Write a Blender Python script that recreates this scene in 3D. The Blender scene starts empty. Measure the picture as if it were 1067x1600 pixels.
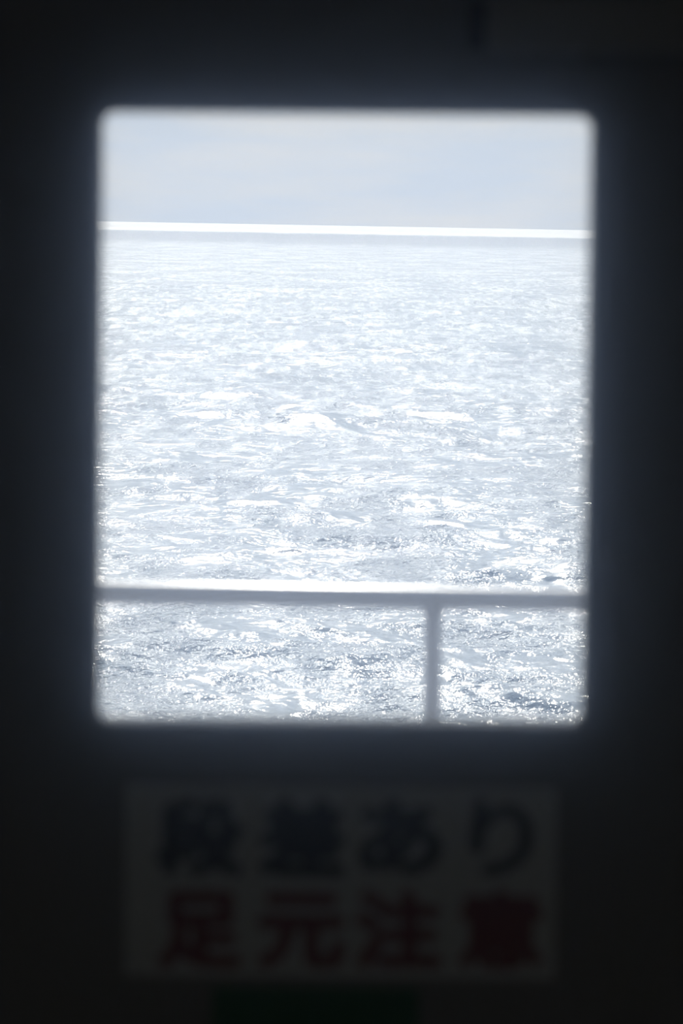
import bpy, bmesh, math, random
import numpy as np
from mathutils import Vector, Matrix

SC = bpy.context.scene
COL = SC.collection
R = math.radians

# ------------------------------------------------------------------ camera
W, H = 1067, 1600
LENS = 130.0
FPX = LENS / 36.0 * H
CAM = Vector((0.0, -3.5, 1.6))
PITCH = math.atan(448 / FPX)
ROLL = R(0.57)
cam_d = bpy.data.cameras.new('camera')
cam_d.lens = LENS
cam_d.sensor_width = 36.0
cam_d.sensor_fit = 'AUTO'
cam_d.clip_start = 0.02
cam_d.clip_end = 60000
cam_d.dof.use_dof = True
cam_d.dof.focus_distance = 300.0
cam_d.dof.aperture_fstop = 6.9
cam = bpy.data.objects.new('camera', cam_d)
COL.objects.link(cam)
CAM_M = Matrix.Translation(CAM) @ Matrix.Rotation(R(90) - PITCH, 4, 'X') @ Matrix.Rotation(ROLL, 4, 'Z')
cam.matrix_world = CAM_M
SC.camera = cam


def ray(px, py):
    d = Vector(((px - W / 2) / FPX, -(py - H / 2) / FPX, -1.0))
    return (CAM_M.to_3x3() @ d)


def at_y(px, py, y):
    """The point of the vertical plane y = const seen at a pixel."""
    d = ray(px, py)
    return CAM + d * ((y - CAM.y) / d.y)


# ------------------------------------------------------------------ sky, sun, exposure
SUN_EL, SUN_AZ = R(42), R(-3.5)            # azimuth from +y, towards -x
SUN_DIR = Vector((math.sin(SUN_AZ) * math.cos(SUN_EL), math.cos(SUN_AZ) * math.cos(SUN_EL), math.sin(SUN_EL)))
SUN_POWER = 4.6

SC.view_settings.view_transform = 'Standard'
SC.view_settings.look = 'None'
SC.view_settings.gamma = 1.0
SC.view_settings.use_curve_mapping = False
SC.view_settings.exposure = 0.1
SC.cycles.use_denoising = True
SC.cycles.max_bounces = 8
SC.cycles.diffuse_bounces = 5
SC.cycles.glossy_bounces = 4
SC.cycles.transparent_max_bounces = 12
SC.cycles.volume_bounces = 2
SC.cycles.sample_clamp_indirect = 6.0

sun_d = bpy.data.lights.new('sun', 'SUN')
sun_d.energy = SUN_POWER
sun_d.angle = R(2.5)
sun_d.color = (1.0, 0.985, 0.96)
sun = bpy.data.objects.new('sun', sun_d)
COL.objects.link(sun)
sun.rotation_euler = (-SUN_DIR).to_track_quat('-Z', 'Y').to_euler()

world = bpy.data.worlds.new('sky')
SC.world = world
world.use_nodes = True
nt = world.node_tree
nt.nodes.clear()


def N(tree, typ, **kw):
    n = tree.nodes.new(typ)
    for k, v in kw.items():
        setattr(n, k, v)
    return n


def math_node(tree, op, a, b=None):
    n = N(tree, 'ShaderNodeMath', operation=op)
    for i, v in enumerate((a, b)):
        if v is None:
            continue
        if isinstance(v, (int, float)):
            n.inputs[i].default_value = v
        else:
            tree.links.new(v, n.inputs[i])
    return n.outputs[0]


def ramp(tree, fac, stops):
    n = N(tree, 'ShaderNodeValToRGB')
    cr = n.color_ramp
    while len(cr.elements) < len(stops):
        cr.elements.new(0.5)
    for e, (p, c) in zip(cr.elements, stops):
        e.position = p
        e.color = (*c, 1) if len(c) == 3 else c
    tree.links.new(fac, n.inputs[0])
    return n.outputs[0]


def mix(tree, fac, a, b, blend='MIX'):
    n = N(tree, 'ShaderNodeMix', data_type='RGBA', blend_type=blend)
    for s, v in ((n.inputs[0], fac), (n.inputs[6], a), (n.inputs[7], b)):
        if isinstance(v, (int, float)):
            s.default_value = v
        elif isinstance(v, tuple):
            s.default_value = (*v, 1)
        else:
            tree.links.new(v, s)
    return n.outputs[2]


tc = N(nt, 'ShaderNodeTexCoord')
sep = N(nt, 'ShaderNodeSeparateXYZ')
nt.links.new(tc.outputs['Generated'], sep.inputs[0])
elev = math_node(nt, 'MAXIMUM', sep.outputs[2], 0.0)
# pale haze near the horizon, bluer overhead
base = ramp(nt, elev, [(0.0, (0.61, 0.69, 0.82)), (0.12, (0.58, 0.68, 0.82)), (0.5, (0.30, 0.42, 0.60)), (1.0, (0.18, 0.30, 0.52))])
# thin cirrus drawn out along the horizon
mp = N(nt, 'ShaderNodeMapping')
mp.inputs['Scale'].default_value = (9.0, 5.0, 60.0)
nt.links.new(tc.outputs['Generated'], mp.inputs[0])
nz = N(nt, 'ShaderNodeTexNoise')
nz.inputs['Scale'].default_value = 1.6
nz.inputs['Detail'].default_value = 6
nz.inputs['Roughness'].default_value = 0.55
nt.links.new(mp.outputs[0], nz.inputs['Vector'])
cl = ramp(nt, nz.outputs['Fac'], [(0.38, (0, 0, 0)), (0.72, (1, 1, 1))])
cl = math_node(nt, 'MULTIPLY', cl, 0.75)
skyc = mix(nt, cl, base, (0.80, 0.79, 0.78))
# the veil of thin cloud brightens around the sun
dotn = N(nt, 'ShaderNodeVectorMath', operation='DOT_PRODUCT')
nt.links.new(tc.outputs['Generated'], dotn.inputs[0])
dotn.inputs[1].default_value = SUN_DIR
dp = math_node(nt, 'MAXIMUM', dotn.outputs['Value'], 0.0)
g1 = math_node(nt, 'MULTIPLY', math_node(nt, 'POWER', dp, 9.0), 1.1)
g2 = math_node(nt, 'MULTIPLY', math_node(nt, 'POWER', dp, 60.0), 5.0)
gl = math_node(nt, 'ADD', g1, g2)
glc = mix(nt, 1.0, gl, (1.0, 0.96, 0.92), 'MULTIPLY')
fin = mix(nt, 1.0, skyc, glc, 'ADD')
bg = N(nt, 'ShaderNodeBackground')
bg.inputs['Strength'].default_value = 1.0
nt.links.new(fin, bg.inputs['Color'])
wo = N(nt, 'ShaderNodeOutputWorld')
nt.links.new(bg.outputs[0], wo.inputs['Surface'])


# ------------------------------------------------------------------ helpers
def material(name, color, rough=0.5, metal=0.0, bump=0.0, bscale=40.0, var=0.0):
    m = bpy.data.materials.new(name)
    m.use_nodes = True
    t = m.node_tree
    p = t.nodes['Principled BSDF']
    p.inputs['Roughness'].default_value = rough
    p.inputs['Metallic'].default_value = metal
    p.inputs['Base Color'].default_value = (*color, 1)
    if bump or var:
        c = N(t, 'ShaderNodeTexCoord')
        n = N(t, 'ShaderNodeTexNoise')
        n.inputs['Scale'].default_value = bscale
        n.inputs['Detail'].default_value = 4
        t.links.new(c.outputs['Object'], n.inputs['Vector'])
        if var:
            lo = tuple(x * (1 - var) for x in color)
            hi = tuple(min(1, x * (1 + var)) for x in color)
            t.links.new(ramp(t, n.outputs['Fac'], [(0.3, lo), (0.7, hi)]), p.inputs['Base Color'])
        if bump:
            b = N(t, 'ShaderNodeBump')
            b.inputs['Strength'].default_value = bump
            b.inputs['Distance'].default_value = 0.002
            t.links.new(n.outputs['Fac'], b.inputs['Height'])
            t.links.new(b.outputs[0], p.inputs['Normal'])
    return m


def link(name, me, mat=None, parent=None, loc=(0, 0, 0)):
    o = bpy.data.objects.new(name, me)
    COL.objects.link(o)
    if mat:
        me.materials.append(mat)
    if parent is not None:
        o.parent = parent
    o.location = loc
    return o


def from_bm(name, bm, mat=None, parent=None, smooth=False, loc=(0, 0, 0)):
    bmesh.ops.recalc_face_normals(bm, faces=bm.faces)
    me = bpy.data.meshes.new(name)
    bm.to_mesh(me)
    bm.free()
    if smooth:
        for p in me.polygons:
            p.use_smooth = True
    return link(name, me, mat, parent, loc)


def add_box(bm, x0, x1, y0, y1, z0, z1, bevel=0.0, seg=2):
    r = bmesh.ops.create_cube(bm, size=1.0)
    vs = r['verts']
    for v in vs:
        v.co = Vector(((x0 + x1) / 2 + v.co.x * (x1 - x0), (y0 + y1) / 2 + v.co.y * (y1 - y0), (z0 + z1) / 2 + v.co.z * (z1 - z0)))
    if bevel:
        es = list({e for v in vs for e in v.link_edges})
        bmesh.ops.bevel(bm, geom=es, offset=bevel, segments=seg, affect='EDGES', profile=0.5)


def tube(bm, a, b, r0, r1=None, n=24, caps=True):
    a, b = Vector(a), Vector(b)
    d = b - a
    r1 = r0 if r1 is None else r1
    m = Matrix.Translation((a + b) / 2) @ d.to_track_quat('Z', 'Y').to_matrix().to_4x4()
    bmesh.ops.create_cone(bm, cap_ends=caps, segments=n, radius1=r0, radius2=r1, depth=d.length, matrix=m)


def lathe(bm, c, prof, n=28):
    """Rings (radius, z) about the vertical through c."""
    rings = []
    for r, z in prof:
        rings.append([bm.verts.new((c[0] + r * math.cos(2 * math.pi * i / n), c[1] + r * math.sin(2 * math.pi * i / n), z)) for i in range(n)])
    for p, q in zip(rings, rings[1:]):
        for i in range(n):
            bm.faces.new((p[i], p[(i + 1) % n], q[(i + 1) % n], q[i]))


def props(o, label=None, cat=None, group=None, kind=None):
    for k, v in (('label', label), ('category', cat), ('group', group), ('kind', kind)):
        if v:
            o[k] = v
    return o


def empty(name, loc=(0, 0, 0), rz=0.0):
    o = bpy.data.objects.new(name, None)
    COL.objects.link(o)
    o.location = loc
    o.rotation_euler = (0, 0, rz)
    o.empty_display_size = 0.1
    return o


def rounded(corners, r, seg=8):
    """A closed outline (x, z) through four corners with rounded corners."""
    out = []
    n = len(corners)
    for i in range(n):
        p, c, q = Vector(corners[i - 1]), Vector(corners[i]), Vector(corners[(i + 1) % n])
        a = c + (p - c).normalized() * r
        b = c + (q - c).normalized() * r
        for k in range(seg + 1):
            t = k / seg
            # quadratic through the corner pulled slightly in: close to an arc
            w = 2 * t * (1 - t) * math.sqrt(0.5)
            den = (1 - t) ** 2 + w + t ** 2
            out.append(((1 - t) ** 2 * a + w * c + t ** 2 * b) / den)
    return out


def grow(corners, d):
    c = sum((Vector(p) for p in corners), Vector((0, 0))) / 4
    return [(p[0] + math.copysign(d, p[0] - c.x), p[1] + math.copysign(d, p[1] - c.y)) for p in corners]


def loops_mesh(bm, loops, closed=False):
    """Bridges successive equal-length outlines [(list of (x,z), y)]."""
    rs = [[bm.verts.new((p[0], y, p[1])) for p in pts] for pts, y in loops]
    pairs = list(zip(rs, rs[1:])) + ([(rs[-1], rs[0])] if closed else [])
    n = len(rs[0])
    for a, b in pairs:
        for i in range(n):
            bm.faces.new((a[i], a[(i + 1) % n], b[(i + 1) % n], b[i]))
    return rs


# ------------------------------------------------------------------ materials
M_DOOR = material('dark painted door', (0.26, 0.265, 0.265), 0.6, bump=0.15, bscale=60)
M_WALL = material('dark cabin wall', (0.5, 0.5, 0.49), 0.65, bump=0.1, bscale=30)
M_CEIL = material('cabin ceiling', (0.7, 0.7, 0.68), 0.7)
M_FLOOR = material('cabin floor', (0.36, 0.37, 0.36), 0.5, bump=0.2, bscale=80, var=0.15)
M_GASKET = material('black window rubber', (0.24, 0.245, 0.25), 0.55)
M_RAIL = material('white rail paint', (0.29, 0.285, 0.305), 0.26, bump=0.05, bscale=50)
for k_, v_ in (('Specular IOR Level', 1.0), ('Coat Weight', 1.0), ('Coat Roughness', 0.38), ('Coat IOR', 1.7)):
    M_RAIL.node_tree.nodes['Principled BSDF'].inputs[k_].default_value = v_
M_DECK = material('grey deck paint', (0.22, 0.235, 0.27), 0.55, bump=0.3, bscale=120, var=0.12)
M_HULL = material('white ship paint', (0.75, 0.77, 0.77), 0.4)
M_SIGN = material('white sign plastic', (0.70, 0.74, 0.76), 0.5)
M_BLACK = material('black sign ink', (0.06, 0.075, 0.095), 0.5)
M_RED = material('red sign ink', (0.25, 0.055, 0.05), 0.5)
M_GREEN = material('green sticker print', (0.02, 0.14, 0.05), 0.5)
M_CLOSER = material('grey closer enamel', (0.40, 0.405, 0.39), 0.5)
M_STEEL = material('dull steel', (0.25, 0.25, 0.25), 0.4, metal=0.8)

M_GLASS = bpy.data.materials.new('window glass')
M_GLASS.use_nodes = True
t = M_GLASS.node_tree
t.nodes.clear()
tr = N(t, 'ShaderNodeBsdfTransparent')
tr.inputs[0].default_value = (0.97, 0.98, 0.985, 1)
gs = N(t, 'ShaderNodeBsdfGlossy')
gs.inputs['Roughness'].default_value = 0.02
fr = N(t, 'ShaderNodeFresnel')
fr.inputs[0].default_value = 1.45
ms = N(t, 'ShaderNodeMixShader')
t.links.new(fr.outputs[0], ms.inputs[0])
t.links.new(tr.outputs[0], ms.inputs[1])
t.links.new(gs.outputs[0], ms.inputs[2])
tl = N(t, 'ShaderNodeBsdfTranslucent')      # pale veil added to lift the shadows seen through the pane
tl.inputs[0].default_value = (0.85, 0.92, 1.0, 1)
m2 = N(t, 'ShaderNodeMixShader')
m2.inputs[0].default_value = 0.035
t.links.new(ms.outputs[0], m2.inputs[1])
t.links.new(tl.outputs[0], m2.inputs[2])
oo = N(t, 'ShaderNodeOutputMaterial')
t.links.new(m2.outputs[0], oo.inputs['Surface'])

# ------------------------------------------------------------------ sea
EYE_ABOVE_SEA = 8.0
SEA_Z = CAM.z - EYE_ABOVE_SEA


def build_sea():
    rng = np.random.default_rng(11)
    px = 1.0 / FPX
    # rows: equal steps of viewing angle inside the window's view, coarser nearer than that
    ang = np.concatenate([np.geomspace(8 * px * 0.03, 8 * px, 12, endpoint=False),
                          np.arange(8, 830, 1.1) * px,
                          np.geomspace(830 * px, 0.5, 60)])
    dist = EYE_ABOVE_SEA / np.tan(ang)
    fine = np.linspace(R(-5.9), R(5.9), 1000)
    side = np.linspace(R(6.0), R(42), 60)
    az = np.concatenate([-side[::-1], fine, side])
    D, A = np.meshgrid(dist, az, indexing='ij')
    X0 = D * np.sin(A)
    Y0 = D * np.cos(A) + CAM.y
    step = np.abs(np.gradient(dist))[:, None] * np.ones_like(A)
    X, Y, Z = X0.copy(), Y0.copy(), np.zeros_like(X0)
    n = 84
    lam = np.geomspace(0.45, 26.0, n)
    lam *= rng.uniform(0.93, 1.07, n)
    th = R(-100) + rng.normal(0, R(38), n)
    slope = 0.034 * (lam / 1.0) ** -0.25
    slope[lam > 10] *= 0.6
    ph = rng.uniform(0, 2 * math.pi, n)
    # gusts: wave height swells and sinks over patches of sea
    gust = 1 + 0.45 * np.sin(X0 / 9.0 + Y0 / 23.0 + 1.0) * np.sin(X0 / 15.0 - Y0 / 31.0) + 0.25 * np.sin(X0 / 4.1 + Y0 / 7.3)
    for i in range(n):
        k = 2 * math.pi / lam[i]
        cx, cy = math.cos(th[i]), math.sin(th[i])
        # components finer than the local mesh fade out (the bump map carries them)
        row_w = np.clip((lam[i] / np.maximum(step * 1.6, 1e-6)) - 0.6, 0, 1)
        a = slope[i] / k * row_w * gust
        p = k * (cx * X0 + cy * Y0) + ph[i]
        Z += a * np.cos(p)
        X -= 0.9 * a * cx * np.sin(p)
        Y -= 0.9 * a * cy * np.sin(p)
    co = np.stack([X, Y, Z], -1).reshape(-1, 3)
    nr, nc = X.shape
    i0 = (np.arange(nr - 1)[:, None] * nc + np.arange(nc - 1)[None, :]).ravel()
    quads = np.stack([i0, i0 + nc, i0 + nc + 1, i0 + 1], -1)
    me = bpy.data.meshes.new('sea')
    me.vertices.add(len(co))
    me.vertices.foreach_set('co', co.astype(np.float32).ravel())
    me.loops.add(quads.size)
    me.loops.foreach_set('vertex_index', quads.astype(np.int32).ravel())
    me.polygons.add(len(quads))
    me.polygons.foreach_set('loop_start', np.arange(0, quads.size, 4, dtype=np.int32))
    me.polygons.foreach_set('use_smooth', np.ones(len(quads), dtype=bool))
    me.update(calc_edges=True)
    return me


M_SEA = bpy.data.materials.new('sea water')
M_SEA.use_nodes = True
t = M_SEA.node_tree
p = t.nodes['Principled BSDF']
p.inputs['Base Color'].default_value = (0.30, 0.335, 0.37, 1)
p.inputs['IOR'].default_value = 1.33
p.inputs['Specular IOR Level'].default_value = 0.34
geo = N(t, 'ShaderNodeTexCoord')
obj_co = geo.outputs['Object']


def sea_noise(scale, sx, sy, detail=3, rough=0.6):
    m = N(t, 'ShaderNodeMapping')
    m.inputs['Scale'].default_value = (sx, sy, 1)
    t.links.new(obj_co, m.inputs[0])
    n = N(t, 'ShaderNodeTexNoise')
    n.inputs['Scale'].default_value = scale
    n.inputs['Detail'].default_value = detail
    n.inputs['Roughness'].default_value = rough
    t.links.new(m.outputs[0], n.inputs['Vector'])
    return n.outputs['Fac']


rip = sea_noise(4.5, 1.0, 1.0, 3, 0.62)
chop = sea_noise(0.55, 1.0, 1.4, 3)
b1 = N(t, 'ShaderNodeBump'); b1.inputs['Strength'].default_value = 1.0; b1.inputs['Distance'].default_value = 0.19
t.links.new(rip, b1.inputs['Height'])
b2 = N(t, 'ShaderNodeBump'); b2.inputs['Strength'].default_value = 1.0; b2.inputs['Distance'].default_value = 0.24
t.links.new(chop, b2.inputs['Height'])
t.links.new(b1.outputs[0], b2.inputs['Normal'])
t.links.new(b2.outputs[0], p.inputs['Normal'])
# wind-ruffled patches (rough, they catch the sun) among smoother water, small ones near and long lanes far off
pn = sea_noise(1.1, 1.0, 0.16, 7, 0.78)
pl_ = sea_noise(0.12, 1.0, 0.25, 3, 0.5)
pf = math_node(t, 'ADD', math_node(t, 'MULTIPLY', pn, 0.75), math_node(t, 'MULTIPLY', pl_, 0.25))
patch = ramp(t, pf, [(0.44, (0.12,) * 3), (0.53, (0.25,) * 3), (0.61, (0.50,) * 3)])
nearp = ramp(t, pf, [(0.42, (0.14,) * 3), (0.58, (0.26,) * 3)])
nb = sea_noise(0.42, 0.9, 0.4, 5, 0.62)
t.links.new(ramp(t, nb, [(0.42, (0.15,) * 3), (0.56, (1.0,) * 3)]), b1.inputs['Strength'])
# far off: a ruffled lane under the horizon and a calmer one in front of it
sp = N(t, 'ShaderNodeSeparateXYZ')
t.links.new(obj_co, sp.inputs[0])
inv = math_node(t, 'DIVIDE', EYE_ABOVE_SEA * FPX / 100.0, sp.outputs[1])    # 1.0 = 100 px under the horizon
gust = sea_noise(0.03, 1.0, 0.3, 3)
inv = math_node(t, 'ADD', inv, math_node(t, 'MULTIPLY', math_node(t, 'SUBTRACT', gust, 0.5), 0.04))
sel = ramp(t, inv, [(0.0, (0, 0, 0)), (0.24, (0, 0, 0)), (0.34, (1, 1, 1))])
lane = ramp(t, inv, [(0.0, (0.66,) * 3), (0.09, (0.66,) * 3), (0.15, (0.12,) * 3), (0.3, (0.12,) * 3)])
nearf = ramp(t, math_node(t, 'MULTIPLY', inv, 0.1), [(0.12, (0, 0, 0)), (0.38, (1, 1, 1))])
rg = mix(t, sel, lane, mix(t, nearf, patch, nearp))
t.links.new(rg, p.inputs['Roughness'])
# sun glint under the horizon painted as paler base colour, darker strip below
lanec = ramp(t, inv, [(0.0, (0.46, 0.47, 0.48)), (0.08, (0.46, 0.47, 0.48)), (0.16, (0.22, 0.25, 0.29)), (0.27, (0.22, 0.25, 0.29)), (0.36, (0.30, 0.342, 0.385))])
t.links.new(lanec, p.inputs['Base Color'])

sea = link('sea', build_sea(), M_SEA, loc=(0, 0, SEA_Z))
sea.rotation_euler = (0, R(0.47), 0)
props(sea, 'choppy blue grey open sea glittering with sunlight up to the horizon', 'sea', kind='structure')

# ------------------------------------------------------------------ cabin shell
CX0, CX1, CY0, CY1, CZ1 = -1.5, 1.5, -5.6, 0.0, 2.15
DX0, DX1, DZ0, DZ1 = -0.42, 0.44, 0.14, 1.93
bm = bmesh.new()
add_box(bm, CX0 - .06, DX0, 0, .08, 0, CZ1)
add_box(bm, DX1, CX1 + .06, 0, .08, 0, CZ1)
add_box(bm, DX0, DX1, 0, .08, 0, DZ0)
add_box(bm, DX0, DX1, 0, .08, DZ1, CZ1)
props(from_bm('wall_front', bm, M_WALL), 'dark cabin wall around the door', kind='structure')
for nm, b, mt in (('wall_back', (CX0 - .06, CX1 + .06, CY0 - .06, CY0, 0, CZ1), M_WALL),
                  ('wall_left', (CX0 - .06, CX0, CY0, CY1, 0, CZ1), M_WALL),
                  ('wall_right', (CX1, CX1 + .06, CY0, CY1, 0, CZ1), M_WALL),
                  ('floor', (CX0 - .06, CX1 + .06, CY0 - .06, .08, -.05, 0), M_FLOOR),
                  ('ceiling', (CX0 - .06, CX1 + .06, CY0 - .06, .08, CZ1, CZ1 + .05), M_CEIL)):
    bm = bmesh.new()
    add_box(bm, *b)
    props(from_bm(nm, bm, mt), kind='structure')

# door frame (trim) on the wall face
bm = bmesh.new()
add_box(bm, DX0 - .05, DX0, -.02, 0, 0, DZ1 + .05, .004)
add_box(bm, DX1, DX1 + .05, -.02, 0, 0, DZ1 + .05, .004)
add_box(bm, DX0, DX1, -.02, 0, DZ1, DZ1 + .05, .004)
# door stops behind the leaf close the gap all round
add_box(bm, DX0 - .002, DX0 + .025, .054, .078, DZ0, DZ1)
add_box(bm, DX1 - .025, DX1 + .002, .054, .078, DZ0, DZ1)
add_box(bm, DX0, DX1, .054, .078, DZ1 - .025, DZ1 + .002)
add_box(bm, DX0, DX1, .054, .078, DZ0 - .002, DZ0 + .025)
props(from_bm('trim_1', bm, M_WALL), kind='structure')

# the door leaf: a slab with a rounded window opening, and its outline on both faces
INSET = 0.0
WIN_PX = [(157, 173), (928, 180), (911, 1134), (151, 1129)]
WIN = [(at_y(x, y, 0.0).x, at_y(x, y, 0.0).z) for x, y in WIN_PX]
hole = rounded(WIN, 0.012)
door = empty('door_1', (0, 0, 0))
props(door, 'dark painted cabin door with a rounded rectangular window', kind='structure')
g = 0.004


def outer_for(pts):
    """Points on the door's rectangle matched one by one with the opening's outline."""
    x0, x1, z0, z1 = DX0 + g, DX1 - g, DZ0 + g, DZ1 - g
    n = len(pts) // 4
    cs = [(x0, z1), (x1, z1), (x1, z0), (x0, z0)]
    out = []
    for k in range(4):
        c = Vector(cs[k]); pr = Vector(cs[k - 1]); nx = Vector(cs[(k + 1) % 4])
        for j in range(n):
            t_ = j / (n - 1) - 0.5
            out.append(c + (pr - c).normalized() * 0.08 * max(0, -t_) * 2 if t_ < 0 else c + (nx - c).normalized() * 0.08 * t_ * 2)
    return out


hole_big = rounded(grow(WIN, 0.006), 0.022)
bm = bmesh.new()
loops_mesh(bm, [(hole_big, 0.004), (outer_for(hole_big), 0.004), (outer_for(hole_big), 0.05), (hole_big, 0.05)], closed=True)
from_bm('door_leaf', bm, M_DOOR, door)

win = empty('window_1', (0, 0, 0))
props(win, 'rounded rectangular window in the dark cabin door', kind='structure')
# rubber-edged metal frame: rounded section running round the opening, inside and outside
bm = bmesh.new()
loops_mesh(bm, [(hole, 0.003), (hole, 0.05), (rounded(grow(WIN, 0.006), 0.022), 0.055), (rounded(grow(WIN, 0.022), 0.034), 0.055), (rounded(grow(WIN, 0.024), 0.036), 0.0505),
                (rounded(grow(WIN, 0.005), 0.0215), 0.0505), (rounded(grow(WIN, 0.005), 0.0215), 0.0035), (rounded(grow(WIN, 0.024), 0.036), 0.0035), (rounded(grow(WIN, 0.022), 0.034), -0.001), (rounded(grow(WIN, 0.004), 0.021), -0.001)], closed=True)
from_bm('window_frame', bm, M_GASKET, win)
gl_pts = rounded(grow(WIN, -0.0002), 0.0168)
bm = bmesh.new()
rs_ = loops_mesh(bm, [(gl_pts, 0.026), (gl_pts, 0.031)])
bm.faces.new(rs_[0])
bm.faces.new(rs_[1][::-1])
from_bm('pane', bm, M_GLASS, win)

# ------------------------------------------------------------------ step warning sign
SURF = 0.004
sx0, sz1 = at_y(197, 1224, SURF).x, at_y(197, 1224, SURF).z
sx1, sz0 = at_y(866, 1530, SURF).x, at_y(866, 1530, SURF).z
sign = empty('warning_sign', ((sx0 + sx1) / 2, SURF, sz0))
sign.rotation_euler = (0, 0, 0)
props(sign, 'white step warning sign with black and red characters below the window', 'sign')
bm = bmesh.new()
add_box(bm, (sx0 - sx1) / 2, (sx1 - sx0) / 2, -0.002, 0, 0, sz1 - sz0, 0.0006, 1)
from_bm('sign_board', bm, M_SIGN, sign)


def glyph(ch, box, mat, weight, yy):
    cu = bpy.data.curves.new('character', 'FONT')
    cu.body = ch
    cu.size = 1.0
    tmp = bpy.data.objects.new('character', cu)
    COL.objects.link(tmp)
    bpy.context.view_layer.update()
    dg = bpy.context.evaluated_depsgraph_get()
    me = bpy.data.meshes.new_from_object(tmp.evaluated_get(dg))
    bpy.data.objects.remove(tmp)
    co = np.empty(len(me.vertices) * 3)
    me.vertices.foreach_get('co', co)
    co = co.reshape(-1, 3)
    lo_, hi_ = co.min(0), co.max(0)
    a, b = at_y(box[0], box[3], yy), at_y(box[2], box[1], yy)
    o0 = Vector(sign.location)
    nx = (co[:, 0] - lo_[0]) / (hi_[0] - lo_[0]) * (b.x - a.x) + a.x - o0.x
    nz_ = (co[:, 1] - lo_[1]) / (hi_[1] - lo_[1]) * (b.z - a.z) + a.z - o0.z
    # heavier strokes: the outline laid down again, shifted a little each way
    polys = [list(pl.vertices) for pl in me.polygons]
    vs_, fs_ = [], []
    sw = weight * (a.x - b.x) * -1
    fx, fz = 1 - 2 * sw / (b.x - a.x), 1 - 2 * sw / (b.z - a.z)
    mx, mz = (a.x + b.x) / 2 - o0.x, (a.z + b.z) / 2 - o0.z
    for k in range(9):
        dx_, dz_ = (0, 0) if k == 8 else (sw * math.cos(k * math.pi / 4), sw * math.sin(k * math.pi / 4))
        off = len(vs_)
        vs_ += [(mx + (u - mx) * fx + dx_, yy - o0.y - k * 2e-5, mz + (w_ - mz) * fz + dz_) for u, w_ in zip(nx, nz_)]
        fs_ += [[i + off for i in f] for f in polys]
    me = bpy.data.meshes.new('character')
    me.from_pydata(vs_, [], fs_)
    return link('character', me, mat, sign)


CH1 = [('段', (242, 1246, 383, 1370)), ('差', (402, 1246, 541, 1370)), ('あ', (558, 1250, 692, 1368)), ('り', (733, 1250, 834, 1370))]
CH2 = [('足', (245, 1392, 380, 1514)), ('元', (400, 1394, 541, 1514)), ('注', (552, 1390, 692, 1514)), ('意', (714, 1390, 850, 1514))]
for c, b in CH1:
    props(glyph(c, b, M_BLACK, 0.048, SURF - 0.0023), 'black character on the upper line')
for c, b in CH2:
    props(glyph(c, b, M_RED, 0.048, SURF - 0.0023), 'dark red character on the lower line')

# green sticker under the sign, most of it below the picture
gx0, gz1 = at_y(332, 1541, SURF).x, at_y(332, 1541, SURF).z
gx1 = at_y(655, 1541, SURF).x
bm = bmesh.new()
add_box(bm, 0, gx1 - gx0, -0.0015, 0, -0.12, 0, 0.0005, 1)
o = from_bm('green_sticker', bm, M_GREEN, loc=(gx0, SURF, gz1))
props(o, 'dark green rectangular sticker on the door below the warning sign', 'sticker')

# ------------------------------------------------------------------ door closer, upper right
c0 = at_y(762, 80, -0.05)
c1 = at_y(1100, 80, -0.05)
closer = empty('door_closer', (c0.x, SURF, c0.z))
props(closer, 'grey box shaped door closer above the window at the top right', 'door closer')
bm = bmesh.new()
add_box(bm, 0, c1.x - c0.x, -0.056, 0, 0, 0.052, 0.005, 3)
from_bm('closer_body', bm, M_CLOSER, closer)
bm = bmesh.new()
add_box(bm, -0.017, c1.x - c0.x + 0.012, -0.012, 0, 0.004, 0.05, 0.002, 2)  # widened to the left and blackened to paint the shadow beside the closer
props(from_bm('shade_plate', bm, material('black plate as painted shade', (0.03, 0.03, 0.03), 0.6), closer), 'black plate as painted shade')
bm = bmesh.new()
tube(bm, (0.05, -0.03, 0.052), (0.05, -0.03, 0.066), 0.011)
add_box(bm, 0.03, 0.20, -0.036, -0.024, 0.064, 0.070, 0.001, 1)
from_bm('closer_arm', bm, M_STEEL, closer)

# ------------------------------------------------------------------ outside: deck, added overhang, railing
bm = bmesh.new()
add_box(bm, -5, 5, 0.08, 3.1, -0.06, 0.0)
props(from_bm('deck', bm, M_DECK), 'grey painted side deck outside the door', kind='structure')
bm = bmesh.new()
add_box(bm, -5, 5, 0.08, 1.75, 2.28, 2.36)  # added out of view, deep enough to shade the window sill
props(from_bm('added_sun_shade', bm, M_HULL), 'added unseen white overhang that keeps the sun off the window', kind='structure')

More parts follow.
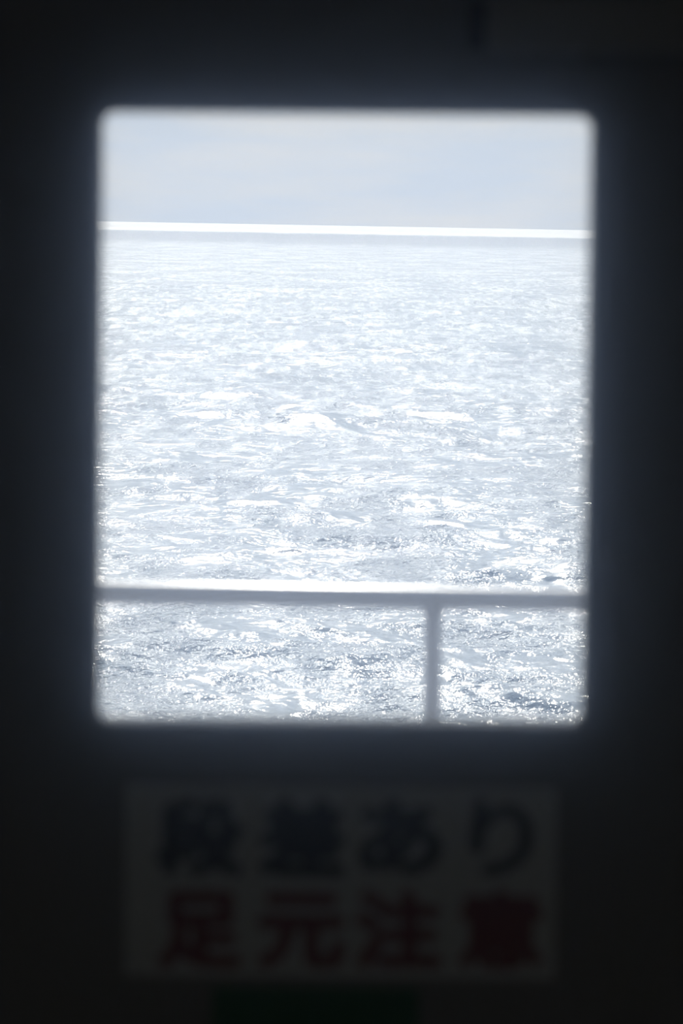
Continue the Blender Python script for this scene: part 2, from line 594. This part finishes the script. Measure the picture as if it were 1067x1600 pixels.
RAIL_Y = 2.5
PSI = -R(4.2)
RR = 0.0175
c = at_y(534, 932, RAIL_Y)
rail = empty('deck_railing', (c.x, RAIL_Y, 0), PSI)
props(rail, 'white painted tubular deck railing in front of the sea', 'railing')
zt = c.z
bm = bmesh.new()
tube(bm, (-3.2, 0, zt), (3.2, 0, zt), RR, n=48)
from_bm('top_rail', bm, M_RAIL, rail, smooth=True)
bm = bmesh.new()
tube(bm, (-3.2, 0, 0.5), (3.2, 0, 0.5), 0.012, n=24)
from_bm('lower_rail', bm, M_RAIL, rail, smooth=True)
pxx = at_y(676, 1040, RAIL_Y).x - c.x
for k, dx in enumerate((0, -1.5, 1.5, -3.0)):
    bm = bmesh.new()
    r = 0.0135
    lathe(bm, (pxx + dx, 0), [(0.05, 0.0), (0.05, 0.008), (r + .006, 0.010), (r, 0.018), (r, zt - .034), (r + .002, zt - .026), (r + .006, zt - .019), (r + .010, zt - .013), (r + .004, zt - .004)])
    from_bm('post', bm, M_RAIL, rail, smooth=True)

# ------------------------------------------------------------------ haze volume in the cabin air for the glow round the window
bm = bmesh.new()
add_box(bm, CX0 + .002, CX1 - .002, CY0 + .002, -0.066, 0.002, CZ1 - .07)
M_HAZE = bpy.data.materials.new('cabin haze')
M_HAZE.use_nodes = True
t = M_HAZE.node_tree
t.nodes.clear()
vs = N(t, 'ShaderNodeVolumeScatter')
vs.inputs['Color'].default_value = (0.60, 0.73, 1.0, 1)
vs.inputs['Density'].default_value = 0.092
vs.inputs['Anisotropy'].default_value = 0.992
oo = N(t, 'ShaderNodeOutputMaterial')
t.links.new(vs.outputs[0], oo.inputs['Volume'])
hz = from_bm('haze', bm, M_HAZE)
props(hz, 'thin bluish haze filling the dark cabin air', 'haze', kind='stuff')

# ------------------------------------------------------------------ added unseen lamp that brightens the dark door
lamp = empty('added_fill_light', (0.0, -2.6, CZ1))
props(lamp, 'added unseen ceiling lamp that brightens the cabin door', 'lamp')
bm = bmesh.new()
lathe(bm, (0, 0), [(0.001, 0.0), (0.19, 0.0), (0.20, -0.01), (0.20, -0.03), (0.18, -0.034)])
from_bm('fill_housing', bm, M_HULL, lamp, smooth=False)
M_FILL = bpy.data.materials.new('fill diffuser')
M_FILL.use_nodes = True
M_FILL.node_tree.nodes['Principled BSDF'].inputs['Emission Color'].default_value = (1.0, 0.97, 0.90, 1)
M_FILL.node_tree.nodes['Principled BSDF'].inputs['Emission Strength'].default_value = 4.0
bm = bmesh.new()
lathe(bm, (0, 0), [(0.18, -0.032), (0.16, -0.045), (0.10, -0.056), (0.001, -0.060)])
from_bm('fill_diffuser', bm, M_FILL, lamp, smooth=True)
